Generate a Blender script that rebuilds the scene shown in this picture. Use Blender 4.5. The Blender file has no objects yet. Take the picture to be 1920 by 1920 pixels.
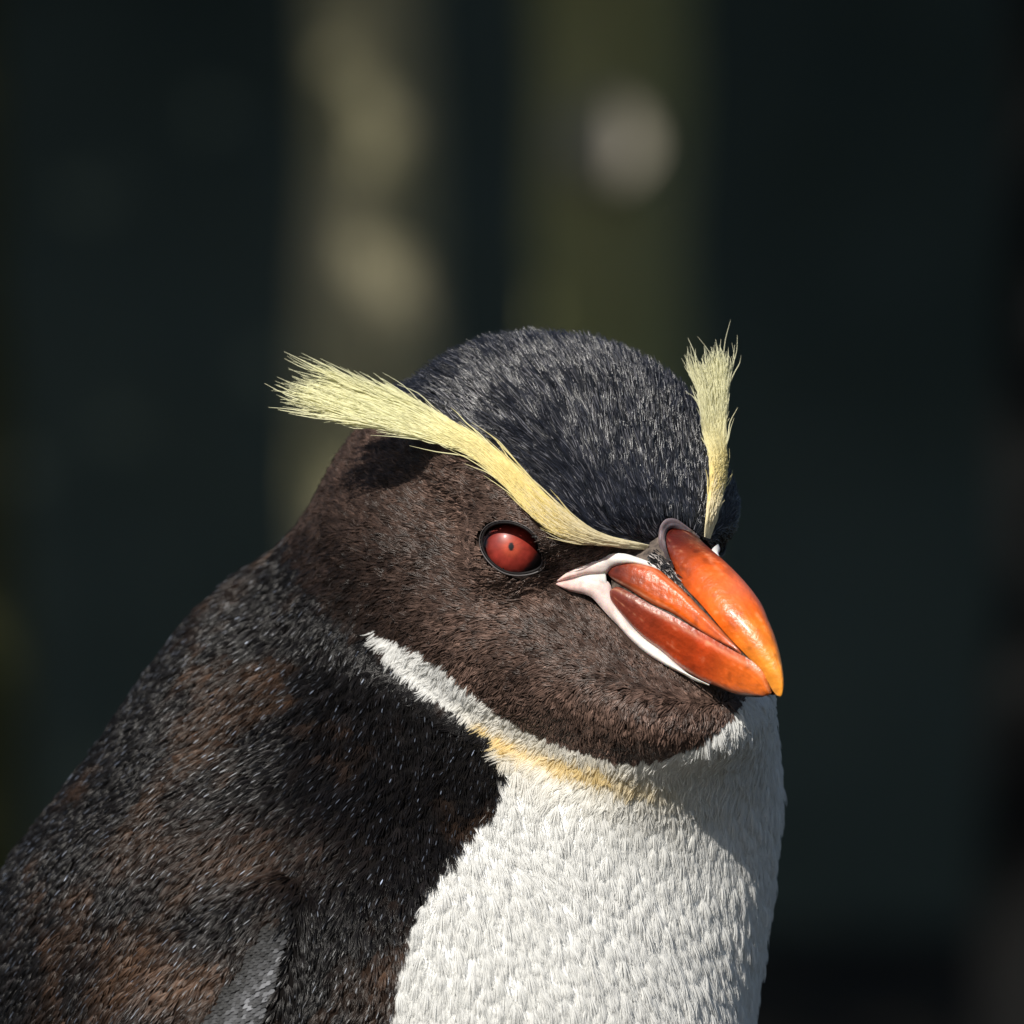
import bpy, bmesh, math, random
import numpy as np

# ------------------------------------------------------------------ camera, sky, sun, exposure
SC = bpy.context.scene
COL = SC.collection
S = 0.00012            # metres per photo pixel in the plane of the bird's head
DIST = 2.5             # camera to that plane
GROUND = -3500.0       # ground level in bird units (photo pixels below the frame centre)
ZC = -GROUND * S       # camera height

cam_d = bpy.data.cameras.new("camera")
cam_d.sensor_width = 36.0
cam_d.lens = 36.0 * DIST / (1920 * S)
cam_d.clip_start = 0.05
cam_d.clip_end = 3000
cam_d.dof.use_dof = True
cam_d.dof.focus_distance = DIST - 130 * S
cam_d.dof.aperture_fstop = cam_d.lens / 25.0
cam = bpy.data.objects.new("camera", cam_d)
COL.objects.link(cam)
cam.location = (0, -DIST, ZC)
cam.rotation_euler = (math.radians(90), 0, 0)
SC.camera = cam

SUN_TO = np.array([-0.38, -0.69, 0.60]); SUN_TO = SUN_TO / np.linalg.norm(SUN_TO)
world = bpy.data.worlds.new("World")
SC.world = world
world.use_nodes = True
wn = world.node_tree
bg = wn.nodes["Background"]
sky = wn.nodes.new("ShaderNodeTexSky")
sky.sky_type = 'NISHITA'
sky.sun_disc = False
sky.sun_elevation = math.asin(SUN_TO[2])
sky.sun_rotation = math.atan2(SUN_TO[0], SUN_TO[1])
wn.links.new(sky.outputs[0], bg.inputs[0])
bg.inputs[1].default_value = 0.06
sun_d = bpy.data.lights.new("sun", 'SUN')
sun_d.energy = 4.6
sun_d.angle = math.radians(0.53)
sun_d.color = (1.0, 0.95, 0.87)
sun = bpy.data.objects.new("sun", sun_d)
COL.objects.link(sun)
from mathutils import Vector
sun.rotation_euler = Vector(tuple(SUN_TO)).to_track_quat('Z', 'Y').to_euler()
sun.location = (-3, -3, 6)
SC.view_settings.view_transform = 'Standard'
SC.view_settings.look = 'None'
SC.view_settings.exposure = 0.30
SC.view_settings.gamma = 1.0
SC.render.engine = 'CYCLES'
SC.cycles.use_denoising = True
SC.cycles.max_bounces = 4
SC.cycles.diffuse_bounces = 2
SC.cycles.transparent_max_bounces = 8
SC.cycles_curves.shape = 'RIBBONS'
SC.cycles_curves.subdivisions = 1

rng = np.random.default_rng(11)
random.seed(5)

# ------------------------------------------------------------------ small maths
def R(d): return math.radians(d)

def nrm(v):
    v = np.asarray(v, float)
    return v / (np.linalg.norm(v, axis=-1, keepdims=True) + 1e-12)

def sstep(a, b, x):
    t = np.clip((x - a) / (b - a), 0, 1)
    return t * t * (3 - 2 * t)

def frame(head, pitch, roll):
    h, p, r = R(head), R(pitch), R(roll)
    F0 = np.array([math.sin(h), -math.cos(h), 0.]); Zv = np.array([0, 0, 1.]); L0 = np.array([math.cos(h), math.sin(h), 0.])
    F = math.cos(p) * F0 - math.sin(p) * Zv
    U = math.sin(p) * F0 + math.cos(p) * Zv
    return np.array([F, math.cos(r) * L0 + math.sin(r) * U, math.cos(r) * U - math.sin(r) * L0])

# bird space: x right, y away, z up, unit = one photo pixel, origin = frame centre
HF = frame(39, 25, 4.6)                    # rows: forward, left, up of the head
HM = np.array([1153 - 960., 0., 960 - 1005.])
BF = frame(55, 0, 0)                       # the same for the trunk of the body
BC = np.array([-334., 332., 0.])
def toH(P): return (np.asarray(P, float) - HM) @ HF.T
def fromH(Q): return np.asarray(Q, float) @ HF + HM
def toB(P): return (np.asarray(P, float) - BC) @ BF.T
def fromB(Q): return np.asarray(Q, float) @ BF + BC

_HA = np.linalg.inv(np.array([[HF[0, 0], HF[2, 0]], [HF[0, 2], HF[2, 2]]]))
def hpt(px, py, l):
    """head point at photo pixel (px, py) with sideways offset l"""
    x, z = px - 960., 960. - py
    d = 0.
    for _ in range(3):
        k = (DIST + d * S) / DIST
        rx, rz = x * k - HM[0] - l * HF[1, 0], z * k - HM[2] - l * HF[1, 2]
        a, b = _HA @ np.array([rx, rz])
        P = fromH([a, l, b]); d = P[1]
    return P

def pix(P):
    k = DIST / (DIST + P[..., 1] * S)
    return np.stack([P[..., 0] * k + 960., 960. - P[..., 2] * k], -1)

def unpix(px, py, d):
    k = (DIST + np.asarray(d) * S) / DIST
    return np.stack([(np.asarray(px) - 960.) * k, np.asarray(d) + 0. * np.asarray(px), (960. - np.asarray(py)) * k], -1)

def vnoise(P, scale, seed=0):
    p = np.asarray(P, float) / scale + seed * 17.31
    i = np.floor(p).astype(np.int64); f = p - i; f = f * f * (3 - 2 * f)
    def h(ix, iy, iz):
        n = (ix * 73856093 ^ iy * 19349663 ^ iz * 83492791 ^ seed * 2654435) & 0x7fffffff
        n = ((n ^ (n >> 15)) * 73244475) & 0x7fffffff
        n = ((n ^ (n >> 13)) * 47834191) & 0x7fffffff
        n = (n ^ (n >> 16)) & 0xffffff
        return n / float(0xffffff)
    out = 0
    for dx in (0, 1):
        for dy in (0, 1):
            for dz in (0, 1):
                w = (f[..., 0] if dx else 1 - f[..., 0]) * (f[..., 1] if dy else 1 - f[..., 1]) * (f[..., 2] if dz else 1 - f[..., 2])
                out = out + w * h(i[..., 0] + dx, i[..., 1] + dy, i[..., 2] + dz)
    return out

def vec_noise(P, scale, seed):
    return np.stack([vnoise(P, scale, seed + k) - .5 for k in range(3)], -1)

def inpoly(pt, poly):
    x, y = pt[..., 0], pt[..., 1]; poly = np.asarray(poly, float)
    c = np.zeros(x.shape, bool); j = len(poly) - 1
    for i in range(len(poly)):
        xi, yi = poly[i]; xj, yj = poly[j]
        t = ((yi > y) != (yj > y))
        xx = (xj - xi) * (y - yi) / ((yj - yi) if yj != yi else 1e-9) + xi
        c ^= t & (x < xx); j = i
    return c

def dist_poly(pt, line):
    line = np.asarray(line, float); best = np.full(pt.shape[:-1], 1e9)
    for a, b in zip(line[:-1], line[1:]):
        ab = b - a; t = np.clip(((pt - a) @ ab) / (ab @ ab), 0, 1)
        best = np.minimum(best, np.linalg.norm(pt - (a + t[..., None] * ab), axis=-1))
    return best

def resample(P, n):
    P = np.asarray(P, float)
    # Catmull-Rom through the points, then even arc length
    Q = np.vstack([2 * P[0] - P[1], P, 2 * P[-1] - P[-2]]); out = []
    for i in range(1, len(Q) - 2):
        t = np.linspace(0, 1, 12, endpoint=False)[:, None]
        p0, p1, p2, p3 = Q[i - 1], Q[i], Q[i + 1], Q[i + 2]
        out.append(.5 * (2 * p1 + (p2 - p0) * t + (2 * p0 - 5 * p1 + 4 * p2 - p3) * t ** 2 + (3 * p1 - p0 - 3 * p2 + p3) * t ** 3))
    C = np.vstack(out + [P[-1:]])
    s = np.r_[0, np.cumsum(np.linalg.norm(np.diff(C, axis=0), axis=1))]
    u = np.linspace(0, s[-1], n)
    return np.stack([np.interp(u, s, C[:, k]) for k in range(C.shape[1])], -1)

# ------------------------------------------------------------------ the bird's shape as a distance field
def ell(Q, c, r):
    r = np.asarray(r, float)
    q = (Q - np.asarray(c, float)) / r; k0 = np.sqrt((q * q).sum(-1)) + 1e-9
    q2 = q / r; k1 = np.sqrt((q2 * q2).sum(-1)) + 1e-9
    return k0 * (k0 - 1) / k1

def smin(a, b, k):
    h = np.clip(k - np.abs(a - b), 0, None) / k
    return np.minimum(a, b) - h * h * k * .25

HEAD = [(-202, 86, 280, 286, 173), (-18, 51, 185, 255, 108), (-214, -238, 513, 303, 266), (150, -212, 275, 212, 112), (-374, -149, 301, 303, 269)]
TRUNK = [(-279, 525, -509, 457, 419, 465), (-334, 332, -1164, 855, 601, 834), (130, 300, -545, 408, 300, 530),
         (-370, 330, -2200, 620, 680, 1290)]

def head_sdf(P):
    Q = toH(P); d = None
    for (a, b, ra, rl, rb) in HEAD:
        e = ell(Q, (a, 0, b), (ra, rl, rb)); d = e if d is None else smin(d, e, 90)
    return d

def trunk_sdf(P):
    d = None
    for (x, y, z, a, l, u) in TRUNK:
        e = ell((P - np.array([x, y, z], float)) @ BF.T, (0, 0, 0), (a, l, u)); d = e if d is None else smin(d, e, 220)
    return d

def march(f, px, py, lo=-900., hi=1200., n=300):
    """depth of the first surface behind the pixel"""
    px = np.atleast_1d(np.asarray(px, float)); py = np.atleast_1d(np.asarray(py, float))
    D = np.linspace(lo, hi, n)
    P = unpix(px[:, None] + 0 * D, py[:, None] + 0 * D, D[None] + 0 * px[:, None])
    v = f(P) < 0
    i = np.argmax(v, 1); ok = v.any(1)
    a = np.where(ok, D[np.maximum(i - 1, 0)], np.nan); b = np.where(ok, D[i], np.nan)
    for _ in range(12):
        m = .5 * (a + b); ins = f(unpix(px, py, m)) < 0
        b = np.where(ins, m, b); a = np.where(ins, a, m)
    return .5 * (a + b)

# flippers hang from the shoulders, swept back
def _grad(f, P, e=3.):
    return nrm(np.array([f(P + np.eye(3)[k] * e) - f(P - np.eye(3)[k] * e) for k in range(3)]))
_p0, _p1 = unpix(530., 1690., march(trunk_sdf, 530, 1690)[0]), unpix(330., 2010., march(trunk_sdf, 330, 2010)[0])
_n = _grad(trunk_sdf, .5 * (_p0 + _p1))
SHO = _p0 - _n * 8.
FAX = nrm(_p1 + _n * 22. - SHO)
FTH = nrm(_n - (_n @ FAX) * FAX)
FWD = np.cross(FTH, FAX); FWD = FWD * (1. if FWD @ BF[0] > 0 else -1.)
FFR = np.array([FAX, FWD, FTH])
def flip_sdf(P):
    Q = toB(P); M = Q.copy(); M[..., 1] = -np.abs(Q[..., 1])     # both sides at once
    W = fromB(M) - SHO
    q = W @ FFR.T
    return ell(q, (760, 0, 0), (760, 165, 66))

EYE_PX, EYE_AX = (962., 1029.), nrm(np.array([115., -65.]))   # centre and long axis of the eye opening
_ed = march(lambda P: smin(head_sdf(P), trunk_sdf(P), 45), *EYE_PX)[0]
ER = 72.
EC = unpix(EYE_PX[0], EYE_PX[1], _ed + 40.)
GAZE = nrm(np.array([-.05, -1., .06]))
def near_side(P):
    Q = toH(P); Q[..., 1] = -np.abs(Q[..., 1])
    return fromH(Q)
def lids_sdf(P):
    M = near_side(P) - EC
    return np.linalg.norm(M, axis=-1) - (ER + 9.)
def plain_sdf(P):
    a = toH(P)[..., 0]
    k = 170. - 130. * sstep(-420, -70, a) + 190. * sstep(90, 340, a)        # nape runs smoothly into the neck, the throat folds over it
    d = smin(head_sdf(P), trunk_sdf(P), k)
    d = smin(d, lids_sdf(P), 55)
    return smin(d, flip_sdf(P), 70)
def body_sdf(P):
    d = plain_sdf(P)
    M = near_side(P) - EC; f = M @ GAZE
    x, z = M[..., 0], M[..., 2]
    u = x * EYE_AX[0] + z * EYE_AX[1]; v = -x * EYE_AX[1] + z * EYE_AX[0]
    hole = np.sqrt((u / 64.) ** 2 + (v / (46. * (1 - .28 * np.clip(u / 64., 0, 1) ** 2))) ** 2) - 1.
    hole = np.maximum(hole * 45., 20. - f)
    return np.maximum(d, -hole)

def grad(f, P, e=3.):
    g = np.stack([f(P + np.eye(3)[k] * e) - f(P - np.eye(3)[k] * e) for k in range(3)], -1)
    return nrm(g)

def surface_nets(f, lo, hi, h):
    ax = [np.arange(lo[k], hi[k] + h, h) for k in range(3)]
    n = [len(a) for a in ax]
    V = np.empty(n, np.float32)
    for i, x in enumerate(ax[0]):
        Y, Z = np.meshgrid(ax[1], ax[2], indexing='ij')
        V[i] = f(np.stack([np.full_like(Y, x), Y, Z], -1))
    ins = V < 0
    c = np.zeros([k - 1 for k in n], np.int8)
    for dx in (0, 1):
        for dy in (0, 1):
            for dz in (0, 1):
                c += ins[dx:n[0] - 1 + dx, dy:n[1] - 1 + dy, dz:n[2] - 1 + dz]
    act = (c > 0) & (c < 8)
    idx = np.full(act.shape, -1, np.int64); cells = np.argwhere(act); idx[act] = np.arange(len(cells))
    P = np.array(lo, float) + (cells + .5) * h
    for _ in range(3):
        P = P - np.clip(f(P), -h, h)[:, None] * grad(f, P)
    F = []
    for k in range(3):
        o = [m for m in range(3) if m != k]
        sl0 = [slice(None)] * 3; sl1 = [slice(None)] * 3
        sl0[k] = slice(0, -1); sl1[k] = slice(1, None)
        A, B = ins[tuple(sl0)], ins[tuple(sl1)]
        e = np.argwhere(A != B)
        e = e[(e[:, o[0]] > 0) & (e[:, o[1]] > 0) & (e[:, o[0]] < n[o[0]] - 1) & (e[:, o[1]] < n[o[1]] - 1)]
        q = []
        for d0, d1 in ((-1, -1), (0, -1), (0, 0), (-1, 0)):
            t = e.copy(); t[:, o[0]] += d0; t[:, o[1]] += d1
            q.append(idx[t[:, 0], t[:, 1], t[:, 2]])
        q = np.stack(q, 1); flip = A[e[:, 0], e[:, 1], e[:, 2]]
        if k == 1: flip = ~flip
        q[~flip] = q[~flip][:, ::-1]
        F.append(q)
    return P, np.vstack(F)

# ------------------------------------------------------------------ materials
def mat(name):
    m = bpy.data.materials.new(name); m.use_nodes = True
    return m, m.node_tree, m.node_tree.nodes["Principled BSDF"]

def simple_mat(name, col, rough=.5, spec=.5, noise=None, bump=None, coat=0, sss=0, scale_m=1.):
    m, nt, b = mat(name)
    b.inputs["Base Color"].default_value = (*col, 1); b.inputs["Roughness"].default_value = rough
    b.inputs["Specular IOR Level"].default_value = spec
    b.inputs["Coat Weight"].default_value = coat; b.inputs["Coat Roughness"].default_value = .08
    if sss:
        b.inputs["Subsurface Weight"].default_value = sss
        b.inputs["Subsurface Radius"].default_value = (1., .35, .15)
        b.inputs["Subsurface Scale"].default_value = .002
    if noise or bump:
        tc = nt.nodes.new("ShaderNodeTexCoord")
    if noise:
        col2, sc = noise
        n = nt.nodes.new("ShaderNodeTexNoise"); n.inputs["Scale"].default_value = sc; n.inputs["Detail"].default_value = 6
        nt.links.new(tc.outputs["Object"], n.inputs["Vector"])
        r = nt.nodes.new("ShaderNodeValToRGB"); r.color_ramp.elements[0].position = .35; r.color_ramp.elements[1].position = .65
        r.color_ramp.elements[0].color = (*col, 1); r.color_ramp.elements[1].color = (*col2, 1)
        nt.links.new(n.outputs[0], r.inputs[0]); nt.links.new(r.outputs[0], b.inputs["Base Color"])
    if bump:
        sc, st, di = bump
        n = nt.nodes.new("ShaderNodeTexNoise"); n.inputs["Scale"].default_value = sc; n.inputs["Detail"].default_value = 5
        nt.links.new(tc.outputs["Object"], n.inputs["Vector"])
        bp = nt.nodes.new("ShaderNodeBump"); bp.inputs["Strength"].default_value = st; bp.inputs["Distance"].default_value = di
        nt.links.new(n.outputs[0], bp.inputs["Height"]); nt.links.new(bp.outputs[0], b.inputs["Normal"])
    return m

def attr_mat(name, attr, rough, spec, coat=0., sss=0., noise=None, bump=None):
    m, nt, b = mat(name)
    a = nt.nodes.new("ShaderNodeAttribute"); a.attribute_name = attr
    nt.links.new(a.outputs["Color"], b.inputs["Base Color"])
    b.inputs["Roughness"].default_value = rough; b.inputs["Specular IOR Level"].default_value = spec
    b.inputs["Coat Weight"].default_value = coat; b.inputs["Coat Roughness"].default_value = .1
    if sss:
        b.inputs["Subsurface Weight"].default_value = sss
        b.inputs["Subsurface Radius"].default_value = (1., .35, .12)
        b.inputs["Subsurface Scale"].default_value = .0025
    if bump:
        tc = nt.nodes.new("ShaderNodeTexCoord")
        n = nt.nodes.new("ShaderNodeTexNoise"); n.inputs["Scale"].default_value = bump[0]; n.inputs["Detail"].default_value = 4
        nt.links.new(tc.outputs["Object"], n.inputs["Vector"])
        bp = nt.nodes.new("ShaderNodeBump"); bp.inputs["Strength"].default_value = bump[1]; bp.inputs["Distance"].default_value = bump[2]
        nt.links.new(n.outputs[0], bp.inputs["Height"]); nt.links.new(bp.outputs[0], b.inputs["Normal"])
    return m

# ------------------------------------------------------------------ object helpers
def mesh_obj(name, V, F, m, parent=None, smooth=True, col=None):
    me = bpy.data.meshes.new(name)
    V = np.asarray(V, float)
    F = [tuple(int(i) for i in f) for f in F]
    me.from_pydata([tuple(v) for v in V], [], F)
    if smooth: me.polygons.foreach_set("use_smooth", [True] * len(me.polygons))
    if col is not None:
        a = me.attributes.new("col", 'FLOAT_COLOR', 'POINT')
        a.data.foreach_set("color", np.c_[col, np.ones(len(V))].astype(np.float32).ravel())
    me.materials.append(m); me.update()
    o = bpy.data.objects.new(name, me); COL.objects.link(o); o.parent = parent
    return o

def tag(o, label=None, cat=None, group=None, kind=None):
    if label: o["label"] = label
    if cat: o["category"] = cat
    if group: o["group"] = group
    if kind: o["kind"] = kind
    return o

def tube(P, r, seg=8, closed=False, caps=True):
    P = np.asarray(P, float); n = len(P); r = np.broadcast_to(np.asarray(r, float), (n,))
    T = np.gradient(P, axis=0)
    if closed: T = np.roll(P, -1, 0) - np.roll(P, 1, 0)
    T = nrm(T)
    up = np.array([0, 0, 1.]) if abs(T[0][2]) < .9 else np.array([1., 0, 0])
    N = nrm(np.cross(T[0], up)); V = []
    for i in range(n):
        N = nrm(N - (N @ T[i]) * T[i]); B = np.cross(T[i], N)
        for k in range(seg):
            an = 2 * math.pi * k / seg
            V.append(P[i] + r[i] * (math.cos(an) * N + math.sin(an) * B))
    F = []
    for i in range(n if closed else n - 1):
        j = (i + 1) % n
        for k in range(seg):
            k2 = (k + 1) % seg
            F.append((i * seg + k, i * seg + k2, j * seg + k2, j * seg + k))
    if caps and not closed:
        F.append(tuple(range(seg))[::-1]); F.append(tuple((n - 1) * seg + k for k in range(seg)))
    return np.array(V), F

# ------------------------------------------------------------------ terrain
def ground_height(x, y):
    return 0.0

m_ground = simple_mat("peat", (.012, .010, .008), .95, .1, noise=((.030, .026, .018), 3.0), bump=(30., .6, .03))
nx = 60
gx = np.sign(np.linspace(-1, 1, nx)) * np.abs(np.linspace(-1, 1, nx)) ** 3 * 600
V = np.array([[x, y, 0.] for y in gx for x in gx]); 
F = [(j * nx + i, j * nx + i + 1, (j + 1) * nx + i + 1, (j + 1) * nx + i) for j in range(nx - 1) for i in range(nx - 1)]
tag(mesh_obj("ground", V, F, m_ground), kind="structure")

m_bank = simple_mat("mossy_bank", (.034, .048, .041), .9, .1, noise=((.076, .098, .086), 1.2), bump=(6., .5, .1))
bx = np.linspace(-16, 16, 130); bz = np.linspace(0, 1, 46)
V = []
for t in bz:
    for x in bx:
        p = np.array([x, t * 6., 3.])
        off = (vnoise(p, 2.2, 3) - .5) * .6 + (vnoise(p, .5, 4) - .5) * .12
        V.append((x, 8.6 + t * 2.2 + t ** 3 * 9 + off * (.3 + t) + .004 * x * x, -.15 + 5.2 * t ** .8 + off * .2 * t))
nb = len(bx)
F = [(j * nb + i, j * nb + i + 1, (j + 1) * nb + i + 1, (j + 1) * nb + i) for j in range(len(bz) - 1) for i in range(nb - 1)]
tag(mesh_obj("hillside", V, F, m_bank), kind="structure")

# ------------------------------------------------------------------ trees of the forest edge behind the bird
m_leaf = simple_mat("leaf", (.030, .048, .020), .5, .4, noise=((.055, .075, .032), 2.0))
def bark(name, c1, c2, sc): return simple_mat(name, c1, .9, .2, noise=(c2, sc), bump=(40., .7, .02))

def at(px, Y):                    # world x of a photo column at depth Y (metres behind the bird)
    return (px - 960.) * S * (DIST + Y) / DIST

ZS = ZC - (280 - 960) * S * (DIST + 6.4) / DIST
FLECK = np.array([at(1130, 6.4), 6.4 - .10, ZS])

def tree(label, base, lean, r0, height, m_bark, seed, crown_r=2.0, crown_c=(0, 0, 0), nleaf=5200):
    g = np.random.default_rng(seed)
    root = bpy.data.objects.new("tree", None); COL.objects.link(root); root.location = (base[0], base[1], 0)
    tag(root, label, "tree", "trees at the edge of the wood")
    n = 26; t = np.linspace(0, 1, n)
    z = t * height
    P = np.stack([lean[0] * z + .05 * np.sin(z * 1.3 + seed) * t, lean[1] * z + .05 * np.cos(z * 1.1 + seed) * t, z - .05], -1)
    r = r0 * (1 - .55 * t) * (1 + .5 * np.exp(-z / .12))
    V, F = tube(P, r, 18)
    ang = vnoise(V, r0 * 1.2, seed); V = V + nrm(V - np.repeat(P, 18, 0)) * ((ang - .5) * r0 * .35)[:, None]
    tr = mesh_obj("trunk", V, F, m_bark, root)
    top = P[-1]; LV = []; 
    cc = top + np.array(crown_c, float)  # unseen crown shifted sunward, shaped to shade the trunks and bank
    for k in range(9):
        a = k * 2.4 + seed; i = int(n * g.uniform(.62, .97)); s = P[i]
        e = cc + np.array([math.cos(a) * crown_r * .75, math.sin(a) * crown_r * .75, g.uniform(-.4, .6)])
        Q = resample([s, s * .5 + e * .5 + np.array([0, 0, .15]), e], 10)
        tv, tf = tube(Q, np.linspace(r[i] * .55, .012, 10), 7)
        mesh_obj("limb", tv, tf, m_bark, tr)
        LV.append(Q)
    A = np.vstack(LV)
    c = A[g.integers(len(A), size=nleaf)] + g.normal(0, [crown_r * .26, crown_r * .26, .30], (nleaf, 3))
    rel = c + np.array([base[0], base[1], 0.]) - FLECK; al = rel @ SUN_TO
    c = c[np.linalg.norm(rel - al[:, None] * SUN_TO, axis=1) > .085]; nleaf = len(c)  # canopy gap opened along the sun ray to light the fleck
    d = nrm(g.normal(size=(nleaf, 3)) + np.array([0, 0, -.3])); w = nrm(np.cross(d, g.normal(size=(nleaf, 3))))
    L = g.uniform(.07, .13, nleaf)[:, None]; Wd = L * .34
    V = np.stack([c, c + d * L * .5 + w * Wd, c + d * L, c + d * L * .5 - w * Wd], 1).reshape(-1, 3)
    F = np.arange(nleaf * 4).reshape(-1, 4)
    mesh_obj("crown", V, F, m_leaf, root, smooth=False)
    return root, P, r

YA, YB, YC, YD = 6.0, 6.4, 5.2, 7.0
bark_a = bark("bark_mossy", (.25, .24, .12), (.40, .36, .24), 6.)
bark_b = bark("bark_olive", (.24, .25, .09), (.38, .36, .19), 5.)
bark_c = bark("bark_shade_black", (.002, .002, .002), (.004, .004, .004), 7.)  # deep shade put into the bark as near-black colour
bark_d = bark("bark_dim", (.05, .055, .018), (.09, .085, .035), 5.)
tA = tree("grey-brown mossy tree trunk with pale mottled bark, left of the trunk with the pale sun fleck", (at(700, YA), YA), (.012, .05), .060, 2.7, bark_a, 3, 1.9, (-1.1, -2.1, .1), 2900)
tB = tree("olive tree trunk with a round pale sun fleck on its bark", (at(1135, YB), YB), (.004, .04), .070, 2.9, bark_b, 8, 1.9, (-1.1, -2.1, .1), 2300)
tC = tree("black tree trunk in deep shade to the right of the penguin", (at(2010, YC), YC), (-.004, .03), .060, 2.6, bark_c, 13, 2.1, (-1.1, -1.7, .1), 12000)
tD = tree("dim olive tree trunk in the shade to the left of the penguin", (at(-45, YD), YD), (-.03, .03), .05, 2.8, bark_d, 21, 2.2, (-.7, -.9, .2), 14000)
# the sun fleck, built as an added pale stub on the olive trunk
zs = ZC - (280 - 960) * S * (DIST + YB) / DIST
i = int(np.argmin(abs(tB[1][:, 2] - zs)))
cx = at(1130, YB) - at(1135, YB)
V, F = tube([[cx, tB[1][i][1] - .02, zs], [cx + .002, tB[1][i][1] - .125, zs + .004], [cx + .003, tB[1][i][1] - .128, zs + .004]], [.040, .032, .030], 16)
stub = mesh_obj("sun_fleck_stub", V, F, simple_mat("sun_fleck_pale", (.42, .39, .32), .8, .3, noise=((.34, .31, .25), 60.)), tB[0], smooth=False)
tag(stub, "pale sun fleck built as an added stub")

# ------------------------------------------------------------------ the penguin
BASE = np.array([-370. * S, 330. * S, 0.])
def W(P):
    """bird units -> metres relative to the penguin's base"""
    return np.asarray(P, float) * S + np.array([0, 0, ZC]) - BASE

penguin = bpy.data.objects.new("penguin", None); COL.objects.link(penguin); penguin.location = BASE
tag(penguin, "crested penguin with red eyes, orange bill and pale yellow brow plumes", "penguin")

# ---- markings, traced on the near side in photo pixels
HOOD = [(700, 1183), (740, 1198), (800, 1222), (860, 1270), (930, 1330), (1000, 1375), (1080, 1405), (1150, 1422), (1200, 1428), (1260, 1418), (1330, 1380), (1370, 1345), (1397, 1306)]
SIDE = [(700, 1183), (740, 1240), (800, 1295), (860, 1335), (900, 1362), (930, 1390), (945, 1440), (940, 1480), (928, 1512), (890, 1560), (850, 1600), (800, 1680), (770, 1750), (745, 1830), (738, 1920), (760, 2200), (820, 2700), (900, 3900)]
WHITE = HOOD + [(1430, 1240), (1800, 1240), (1800, 3900)] + SIDE[::-1]
CROWN_EDGE = [(560, 770), (700, 790), (800, 800), (860, 825), (920, 880), (985, 945), (1040, 985), (1100, 1008), (1215, 1028)]
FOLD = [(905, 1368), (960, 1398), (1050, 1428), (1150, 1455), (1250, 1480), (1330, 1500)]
EYE = [(962 + 63 * math.cos(t) * .870 - 46 * math.sin(t) * -.492, 1029 - (63 * math.cos(t) * -.492 + 46 * math.sin(t) * .870)) for t in [k * math.pi / 8 for k in range(16)]]
BILLSKIN = [(1039, 1092), (1065, 1071), (1104, 1053), (1130, 1045), (1161, 1041), (1193, 1044), (1221, 1053), (1236, 1060), (1262, 1075), (1300, 1120), (1420, 1250), (1450, 1310), (1325, 1290), (1287, 1273), (1247, 1257), (1208, 1236), (1177, 1208), (1146, 1174), (1125, 1148), (1104, 1121), (1065, 1110)]
CREST_BAND = [(1216, 1022), (1130, 1003), (1060, 962), (1000, 909), (940, 854), (880, 810), (800, 772), (745, 775), (830, 834), (890, 858), (950, 913), (1010, 978), (1060, 1008), (1140, 1020), (1214, 1029)]
CULMEN = [(1244, 1040), (1237, 990), (1248, 968), (1275, 976), (1330, 1020), (1480, 1250), (1470, 1310), (1400, 1240), (1300, 1130)]

def fold_pixels(P, N, is_head):
    """photo pixel of each point, hidden sides mirrored to the near side"""
    px = pix(P)
    away = N[:, 1] > .12
    Q = toH(P); Q[:, 1] = -np.abs(Q[:, 1]); ph = pix(fromH(Q))
    Q = toB(P); Q[:, 1] = -np.abs(Q[:, 1]); pb = pix(fromB(Q))
    mir = np.where(is_head[:, None], ph, pb)
    return np.where(away[:, None], mir, px)

BODY_V, BODY_F = surface_nets(body_sdf, (-1330, -760, -3460), (640, 1330, 470), 17.)
def srgb(*c): return np.array([((v / 255 + .055) / 1.055) ** 2.4 if v > 10 else v / 255 / 12.92 for v in c])
C_WHITE = np.array([.86, .86, .84]); C_CROWN = np.array([.009, .010, .015]); C_FACE = np.array([.074, .047, .037]); C_BACK = np.array([.0050, .0043, .0044])
C_BROWN = np.array([.060, .034, .021]); C_YELL = np.array([.84, .66, .31])

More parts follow.
